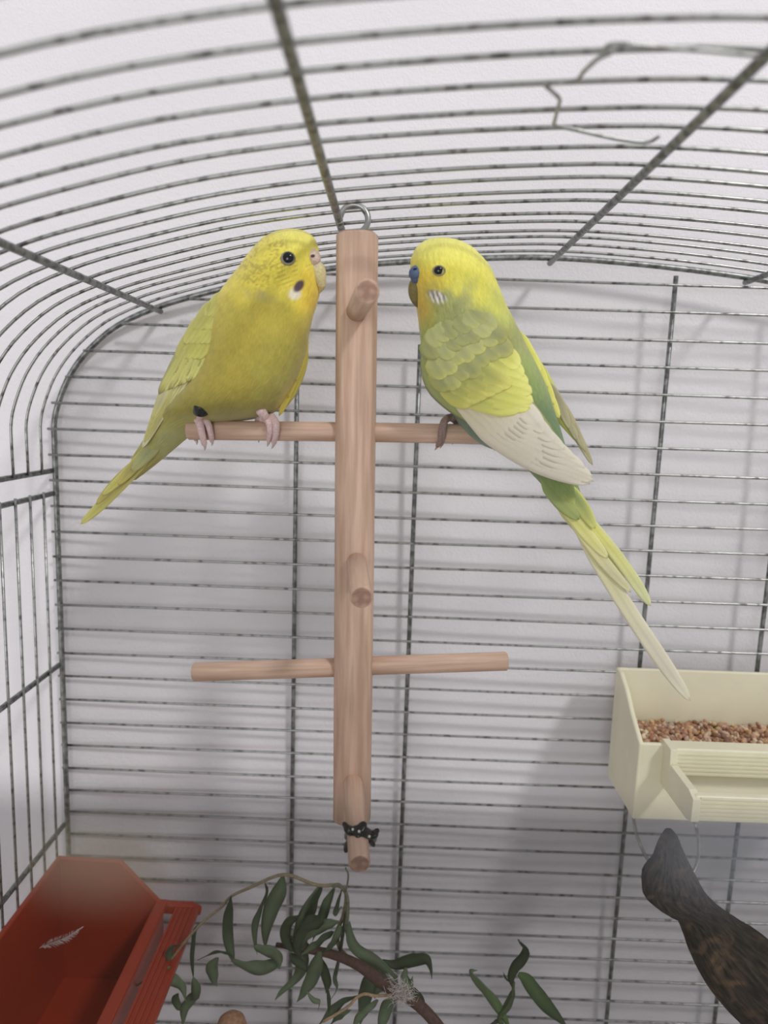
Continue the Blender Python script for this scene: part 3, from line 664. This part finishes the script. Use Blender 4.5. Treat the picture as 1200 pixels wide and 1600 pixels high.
# hooks of the trough over the bars
# seeds
sd = bmesh.new(); bmesh.ops.create_icosphere(sd, subdivisions=2, radius=1); sv = np.array([v.co for v in sd.verts]); sf = [tuple(v.index for v in f.verts) for f in sd.faces]; sd.free()
pal = [S(188,146,108), S(178,130,98), S(198,160,114), S(166,122,102), S(206,176,130), S(154,110,84), S(218,200,168), S(192,162,146), S(142,106,90), S(182,142,116), S(200,172,150)]
sV, sF, sC = [], [], []
for i in range(3000):
    a = rng.uniform(.012, .347); t = rng.uniform(.012, .104)
    zt = .094 - .035*(.11-t)/.11*0 + .012*(vnoise(a*26, t*26, 4)-.5) - .012*(1-abs(t-.06)/.06)
    if a < .03: zt += .004
    zt += .004*rng.randn()*.4 - (.006*rng.rand())
    sz = rng.uniform(.0026,.0043)*U*1.02; el = rng.uniform(1.0,1.7)
    if rng.rand() < .06: el = 2.2
    rot = np.array(Matrix.Rotation(rng.rand()*6.28, 3, 'Z') @ Matrix.Rotation(rng.randn()*.6, 3, 'Y') @ Matrix.Rotation(rng.rand()*6, 3, 'X'))
    pts = (sv*np.array([sz*el, sz, sz*.8]))@rot.T; c = O1+Xa*(a*U)-Ya*(t*U)+Za*(zt*U)
    o = len(sV)
    sV.extend((pts+np.array(c)).tolist()); sF.extend([tuple(x+o for x in q) for q in sf]); cc = np.array(pal[rng.randint(len(pal))])*(.8+.4*rng.rand()); sC.extend([cc]*len(sv))
so = put('bird_seed', mesh('bird_seed', sV, sF, cols=sC), M['seed']); so['kind'] = 'stuff'; tag(so, 'brown millet seed mix heaped in the cream trough', 'seed')
# bed under the seeds
# red trough low on the left side
O2 = W(-.481, .962, -.875)
tr2 = trough('bath_trough', O2, -Ya, Xa, Za, .46*U, [(0,.205*U),(.097*U,.203*U),(.158*U,.135*U)], .0075*U, M['red'], .018*U, .214*U, .036*U, .012*U, 5, .004*U, rough_lip=False)
tag(tr2, 'empty brick-red plastic trough on the left side bars with a slatted perch rim', 'feeder')
lp = put('rim', mesh('rim', *box_geo(O2+Xa*(.157*U)-Ya*(.23*U)+Za*(.136*U), (.009*U, .23*U, .004*U)), smooth=False), M['red'], tr2); bevel(lp, .0008)

# ------------------------------------------------------------------ driftwood on its ring
pairs = [((1039,1297),(1050,1296)),((1033,1307),(1058,1306)),((1027,1320),(1063,1319)),((1018,1346),(1073,1341)),((1006,1364),(1080,1354)),((1003,1384),(1087,1369)),((1008,1402),(1095,1383)),((1030,1420),(1106,1399)),
         ((1055,1434),(1122,1415)),((1067,1456),(1142,1431)),((1078,1486),(1168,1447)),((1098,1526),(1198,1466)),((1124,1562),(1232,1496)),((1158,1600),(1268,1536)),((1200,1640),(1310,1580)),((1250,1690),(1350,1630)),((1300,1740),(1390,1690))]
L_ = cr_spline([(*a, *b_) for a, b_ in pairs], 90); nt_ = 48; wv, uvw = [], []
for i, (ax_, ay_, bx_, by_) in enumerate(L_):
    t = i/89; Yd = .865-.16*t; c = P((ax_+bx_)/2, (ay_+by_)/2, Yd); hv = (P(bx_, by_, Yd)-P(ax_, ay_, Yd))/2; dp = hv.length*.8
    for j in range(nt_):
        th = 2*math.pi*j/nt_; rg = 1+.10*(vnoise(j/nt_*10, t*9, 21)-.5)+.10*(vnoise(j/nt_*26, t*6, 22)-.5)+.05*(vnoise(j*.9, t*60, 23)-.5)
        if j == 0 or True: rg = rg if abs(math.cos(th)) < .9 else 1+(rg-1)*.5
        wv.append(c+hv*math.cos(th)*rg+Vector((0, -dp*math.sin(th)*rg, 0))); uvw.append((j/nt_*4, t*5))
dw = put('driftwood', mesh('driftwood', wv, [(i*nt_+j, i*nt_+(j+1)%nt_, (i+1)*nt_+(j+1)%nt_, (i+1)*nt_+j) for i in range(89) for j in range(nt_)]+[tuple(range(nt_))[::-1], tuple(range(89*nt_, 90*nt_))], uvs=uvw), M['driftwood'])
tag(dw, 'dark brown gnarled driftwood branch hanging from a steel ring below the seed trough', 'branch')
rc = P(1040, 1293, .93)
rp = [rc+Vector((math.cos(a)*51.5*.93*PXU, .052*U*math.sin(a), math.sin(a)*54*.93*PXU)) for a in np.linspace(0, 2*math.pi, 49)]
tag(tube('steel_ring', rp, 3.0*.9*PXU, M['ring'], None, n=8), 'thin round steel ring holding the driftwood below the seed trough', 'ring')

# ------------------------------------------------------------------ willow cuttings
def leaf(parent, pts, width, Y, cols=None, twist=(0,0), fold=.35, dY=0, n=26, m_=5):
    """blade through pixel points; twist = start/end roll in degrees"""
    p = cr_spline([P(x, y, Y+dY*i/(len(pts)-1)) for i, (x, y) in enumerate(pts)], n); vs_, cs, uv = [], [], []
    c0, c1 = cols; view = Vector((0,1,0)); g_ = rng.uniform(.82,1.15)
    for i in range(n):
        t = i/(n-1); T = Vector(p[min(i+1,n-1)]-p[max(i-1,0)]).normalized(); nrm = (view-T*view.dot(T)).normalized(); sd_ = T.cross(nrm)
        a = math.radians(twist[0]+(twist[1]-twist[0])*t+12*math.sin(t*7+pts[0][0])); sx = sd_*math.cos(a)+nrm*math.sin(a); up = nrm*math.cos(a)-sd_*math.sin(a)
        wd = width*.5*Y*PXU*max(math.sin(math.pi*min(1, .05+t*.95)**.85)**1.05, .04)
        for j in range(m_):
            q = j/(m_-1)*2-1; vs_.append(Vector(p[i])+sx*q*wd+up*(abs(q)*fold*wd+.12*wd*math.sin(t*16+q*2))); mid = 1-abs(q)
            cc = (np.array(c0)*(1-t)+np.array(c1)*t)*g_; cc = cc*1.18 if j == m_//2 else cc; cs.append(cc); uv.append((q*.5, t*3))
    fs_ = [(i*m_+j, i*m_+j+1, (i+1)*m_+j+1, (i+1)*m_+j) for i in range(n-1) for j in range(m_-1)]
    o = put('leaf', mesh('leaf', vs_, fs_, cols=cs, uvs=uv), M['leaf'], parent)
    md = o.modifiers.new('thickness', 'SOLIDIFY'); md.thickness = .00025; return o
DK, LT = S(60,72,50), S(98,114,86)
br = empty('willow_branch', P(560,1580,.80)); tag(br, 'willow cutting with drooping narrow green leaves on a brown stem', 'branch')
tube('stem', [P(x, y, Y) for x, y, Y in cr_spline([(432,1476,.86),(470,1482,.85),(515,1490,.84),(560,1508,.82),(600,1538,.80),(640,1560,.79),(672,1588,.78),(720,1650,.77)], 40)],
     [q*.82*PXU for q in np.interp(np.linspace(0,1,40), [0,.2,.5,1], [4,7,9.5,10])], M['bark'], br, n=12, col=S(96,72,64))
tube('twig', [P(x, y, .85) for x, y in cr_spline([(205,1548),(240,1520),(262,1505),(290,1470),(318,1440),(345,1418),(362,1400),(395,1385),(420,1373),(440,1367),(458,1369),(485,1380),(505,1384),(525,1383),(538,1390),(541,1405),(536,1432),(527,1455),(530,1480),(540,1492)], 80)],
     [q*.85*PXU for q in np.interp(np.linspace(0,1,80), [0,.2,.6,1], [1.2,2.4,3.0,3.6])], M['bark'], br, n=8, col=S(150,136,108))
tube('twig', [P(x, y, .84) for x, y in cr_spline([(520,1386),(530,1383),(542,1400),(543,1430),(541,1450),(548,1475),(565,1497),(590,1515),(620,1540)], 40)], 3.2*.84*PXU, M['bark'], br, n=8, col=S(112,116,92))
tube('twig', [P(x, y, .835) for x, y in cr_spline([(540,1356),(544,1366),(543,1380),(540,1394)], 16)], 1.6*.84*PXU, M['bark'], br, n=6, col=S(112,112,96))
tube('twig', [P(x, y, .78) for x, y in cr_spline([(612,1555),(585,1556),(570,1553),(556,1560),(545,1572),(525,1585),(505,1596)], 24)], 2.4*.8*PXU, M['bark'], br, n=8, col=S(176,148,110))
for pts, wd, tw, c in [
    ([(361,1400),(358,1430),(357,1460),(362,1490),(366,1506)], 19, (70,10), (DK,LT)), ([(362,1500),(385,1512),(410,1513),(432,1506),(437,1514)], 22, (0,20), (LT,LT)),
    ([(365,1496),(350,1489),(333,1490),(308,1500)], 12, (30,60), (DK,DK)), ([(340,1496),(331,1512),(334,1528),(339,1541)], 19, (10,30), (LT,LT)),
    ([(415,1380),(419,1395),(409,1420),(400,1445),(399,1470),(402,1492)], 15, (80,30), (DK,LT)), ([(442,1370),(436,1395),(424,1420),(416,1455),(414,1485)], 26, (15,0), (LT,LT)),
    ([(398,1478),(410,1487),(425,1492),(436,1500),(438,1512)], 24, (0,0), (LT,LT)),
    ([(499,1385),(487,1410),(474,1440),(468,1475),(472,1505),(465,1528),(440,1550),(430,1562)], 24, (20,-15), (LT,LT)), ([(503,1386),(494,1410),(482,1440),(470,1465)], 21, (40,60), (DK,DK)),
    ([(522,1388),(512,1410),(505,1430),(497,1450),(488,1470)], 17, (10,20), (LT,LT)), ([(535,1386),(529,1410),(524,1428),(534,1416)], 9, (60,30), (DK,LT)),
    ([(500,1432),(487,1440),(478,1452),(462,1470),(452,1460)], 24, (20,20), (DK,DK)), ([(468,1430),(455,1440),(447,1455),(452,1478),(470,1490)], 20, (40,20), (DK,DK)),
    ([(530,1440),(514,1445),(498,1454),(478,1470),(470,1484)], 20, (10,30), (LT,DK)), ([(540,1420),(538,1450),(534,1480),(528,1510),(524,1530),(527,1545),(516,1562)], 12, (50,70), (DK,LT)),
    ([(500,1487),(494,1510),(486,1535),(475,1552),(464,1565)], 24, (10,0), (LT,LT)), ([(503,1500),(508,1520),(512,1540),(509,1552)], 15, (30,20), (DK,DK)), ([(512,1544),(514,1565),(514,1590)], 6, (0,0), (DK,DK)),
    ([(480,1550),(490,1563),(500,1566),(497,1580)], 8, (30,60), (LT,LT)), ([(455,1490),(462,1500),(478,1512),(480,1520)], 14, (50,40), (DK,DK)),
    ([(545,1440),(548,1465),(560,1485),(585,1500),(610,1520),(622,1535)], 18, (50,20), (LT,LT)),
    ([(598,1500),(615,1506),(632,1503),(650,1500),(668,1500),(674,1514),(675,1530)], 19, (60,30), (DK,DK)), ([(634,1512),(633,1530),(640,1540),(645,1525)], 16, (30,20), (LT,LT)),
    ([(640,1545),(650,1552),(660,1565),(664,1572)], 14, (40,40), (DK,DK)),
    ([(583,1516),(576,1540),(568,1570),(562,1605)], 25, (5,-10), (DK,LT)), ([(598,1520),(592,1545),(585,1560)], 18, (20,20), (LT,DK)), ([(612,1558),(604,1575),(598,1600),(596,1620)], 20, (10,0), (LT,LT)),
    ([(560,1556),(535,1568),(515,1585),(495,1605)], 18, (20,30), (DK,LT)), ([(590,1562),(575,1580),(560,1592),(550,1610)], 16, (10,10), (LT,LT)), ([(548,1578),(530,1590),(515,1602)], 14, (20,30), (LT,DK)),
    ([(506,1440),(490,1446),(476,1460),(466,1480),(468,1496)], 26, (10,25), (DK,DK)), ([(520,1455),(505,1470),(488,1482),(470,1492)], 20, (30,10), (DK,LT)), ([(532,1446),(528,1464),(516,1482),(500,1490)], 18, (20,40), (LT,DK)),
    ([(450,1484),(462,1478),(480,1480),(500,1490)], 16, (20,50), (DK,DK)), ([(318,1440),(307,1452),(303,1475),(301,1505),(302,1530)], 13, (75,50), (DK,DK)), ([(302,1528),(306,1545),(304,1560),(298,1562)], 15, (0,20), (LT,DK)),
    ([(282,1477),(268,1482),(264,1500),(266,1512)], 12, (40,10), (DK,LT)), ([(264,1510),(262,1525),(275,1535),(286,1545),(290,1565)], 18, (20,30), (LT,LT)), ([(305,1548),(297,1565),(288,1580),(286,1605)], 18, (20,0), (LT,LT)),
    ([(278,1552),(274,1562),(280,1574),(285,1572)], 12, (10,50), (DK,LT)), ([(222,1542),(220,1560),(224,1580),(232,1605)], 9, (60,40), (DK,DK)), ([(208,1580),(203,1590),(206,1605)], 9, (20,40), (LT,LT))]:
    leaf(br, pts, wd*1.08, .845+rng.uniform(-.015,.01) if pts[0][1] < 1530 or pts[0][0] < 480 else .79, c, tw)
sp = empty('willow_sprig', P(790,1600,.84)); tag(sp, 'small upright willow sprig with curled leaf tips beside the driftwood', 'branch')
tube('stem', [P(x, y, .84) for x, y in cr_spline([(803,1650),(786,1605),(780,1590),(793,1572),(800,1556),(803,1535)], 24)], [q*.84*PXU for q in np.linspace(5,2.4,24)], M['bark'], sp, n=8, col=S(84,98,62))
for pts, wd, tw, c in [([(795,1605),(783,1583),(766,1560),(750,1543),(738,1528),(736,1518),(746,1516)], 21, (10,40), (S(92,118,66),LT)), ([(780,1590),(792,1574),(800,1555),(804,1540)], 13, (10,30), (LT,DK)),
    ([(802,1545),(798,1530),(804,1512),(814,1500),(820,1486),(812,1474),(810,1470),(813,1470)], 18, (30,60), (DK,DK)), ([(810,1522),(824,1532),(840,1552),(858,1575),(875,1592),(890,1610)], 26, (10,50), (S(84,108,64),DK)),
    ([(796,1534),(790,1528),(786,1518)], 3, (0,0), (DK,DK)), ([(782,1592),(772,1600),(760,1603)], 10, (20,20), (DK,DK))]:
    leaf(sp, pts, wd, .84, c, tw)

# ------------------------------------------------------------------ loose plumes and other small things
def plume(name, pts, Y, spread, nb, mat, label, thick=.00012):
    L_ = cr_spline([P(x, y, Y) for x, y in pts], 40); parts = [tube_geo(list(L_), thick*1.6, 5)]
    for i in range(nb):
        t = rng.uniform(.05,1); a = Vector(L_[int(t*39)]); T = Vector(L_[min(int(t*39)+1,39)]-L_[max(int(t*39)-1,0)]).normalized()
        sd_ = T.cross(Vector((0,1,0))).normalized()*rng.choice([-1,1])
        ln = spread*Y*PXU*math.sin(math.pi*min(t*.9+.1, .97))*rng.uniform(.6,1)
        e = a+(sd_*.75+T*.9).normalized()*ln+Vector((0, rng.uniform(-.25,.05)*ln, 0)); mid = (a+e)/2+T*ln*.12
        parts.append(tube_geo([a, mid, e], [thick, thick*.8, thick*.3], 3))
    o = put(name, mesh(name, *join_geo(parts)), mat); return tag(o, label, 'feather')
mw_ = new_mat('white_down', S(214,206,200), .8)[0]
plume('loose_feather', [(62,1481),(80,1474),(105,1464),(130,1448)], .83, 16, 140, mw_, 'small white feather lying in the brick-red trough')
parts = []
for i in range(260):
    a0 = P(628+rng.randn()*9, 1552+rng.randn()*9, .765); e = a0+Vector((rng.randn()*9, rng.randn()*5, rng.randn()*9))*.8*PXU
    parts.append(tube_geo([a0, (a0+e)/2+Vector((rng.randn(), rng.randn(), rng.randn()))*.0005, e], [.00012,.0001,.00004], 3))
dn_ = put('down_tuft', mesh('down_tuft', *join_geo(parts)), mw_); tag(dn_, 'tuft of white down caught on the willow stem', 'feather')
kn = blob('wood_stick', [P(362,1606,.80), P(362,1640,.80), P(362,1700,.80)], [27*.8*PXU]*3, M['bark'], None, n=24, k=12, col=S(168,126,96))
tag(kn, 'blunt brown wooden stick end rising below the willow leaves', 'stick')
# bent wire hook lying on the roof
ZR = .2055
wh = cr_spline([PZ(x, y, ZR-dz) for x, y, dz in [(1030,213,.004),(1012,222,.006),(975,219,.006),(935,211,.004),(900,203,.002),(868,196,.0),(867,188,.0),(873,165,.0),(874,154,.0),(862,142,.0),(853,132,.0),(880,129,.0),(903,124,.0),(912,112,.0),(934,92,0),(955,82,0),(945,76,0),(965,69,0),(1040,75,0),(1110,80,0),(1190,88,0)]], 120)
hk = tube('wire_hook', list(wh), 3.6*.42*PXU, M['wire'], None, n=8); tag(hk, 'bent steel wire hook lying across the roof bars', 'hook')
# clear guard panel across the lower front of the cage, with room reflections painted on as haze
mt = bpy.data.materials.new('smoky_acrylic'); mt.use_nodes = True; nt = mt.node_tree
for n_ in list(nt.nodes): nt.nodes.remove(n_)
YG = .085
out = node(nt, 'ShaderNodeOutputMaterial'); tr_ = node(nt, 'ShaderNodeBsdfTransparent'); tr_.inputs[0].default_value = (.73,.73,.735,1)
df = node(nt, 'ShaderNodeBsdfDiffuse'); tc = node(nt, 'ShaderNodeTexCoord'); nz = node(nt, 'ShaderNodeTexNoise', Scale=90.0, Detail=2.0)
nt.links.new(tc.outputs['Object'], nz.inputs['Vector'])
def reflection_haze(px, py, rx, ry, amt):                      # one soft patch of reflected light, painted as diffuse haze
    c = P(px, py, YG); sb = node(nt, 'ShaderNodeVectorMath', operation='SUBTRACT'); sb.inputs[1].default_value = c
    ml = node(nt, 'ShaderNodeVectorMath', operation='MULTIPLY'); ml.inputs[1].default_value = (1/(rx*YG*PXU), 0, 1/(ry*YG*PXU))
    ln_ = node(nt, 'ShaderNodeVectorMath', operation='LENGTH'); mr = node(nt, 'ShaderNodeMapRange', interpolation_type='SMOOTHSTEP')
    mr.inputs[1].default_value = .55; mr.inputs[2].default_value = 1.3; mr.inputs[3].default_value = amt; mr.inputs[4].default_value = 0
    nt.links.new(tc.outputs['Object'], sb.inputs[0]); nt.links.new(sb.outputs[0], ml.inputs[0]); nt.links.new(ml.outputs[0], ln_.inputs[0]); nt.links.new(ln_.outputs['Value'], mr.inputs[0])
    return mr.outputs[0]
sL, sR = reflection_haze(165, 1335, 130, 66, .27), reflection_haze(1140, 1325, 150, 80, .30)
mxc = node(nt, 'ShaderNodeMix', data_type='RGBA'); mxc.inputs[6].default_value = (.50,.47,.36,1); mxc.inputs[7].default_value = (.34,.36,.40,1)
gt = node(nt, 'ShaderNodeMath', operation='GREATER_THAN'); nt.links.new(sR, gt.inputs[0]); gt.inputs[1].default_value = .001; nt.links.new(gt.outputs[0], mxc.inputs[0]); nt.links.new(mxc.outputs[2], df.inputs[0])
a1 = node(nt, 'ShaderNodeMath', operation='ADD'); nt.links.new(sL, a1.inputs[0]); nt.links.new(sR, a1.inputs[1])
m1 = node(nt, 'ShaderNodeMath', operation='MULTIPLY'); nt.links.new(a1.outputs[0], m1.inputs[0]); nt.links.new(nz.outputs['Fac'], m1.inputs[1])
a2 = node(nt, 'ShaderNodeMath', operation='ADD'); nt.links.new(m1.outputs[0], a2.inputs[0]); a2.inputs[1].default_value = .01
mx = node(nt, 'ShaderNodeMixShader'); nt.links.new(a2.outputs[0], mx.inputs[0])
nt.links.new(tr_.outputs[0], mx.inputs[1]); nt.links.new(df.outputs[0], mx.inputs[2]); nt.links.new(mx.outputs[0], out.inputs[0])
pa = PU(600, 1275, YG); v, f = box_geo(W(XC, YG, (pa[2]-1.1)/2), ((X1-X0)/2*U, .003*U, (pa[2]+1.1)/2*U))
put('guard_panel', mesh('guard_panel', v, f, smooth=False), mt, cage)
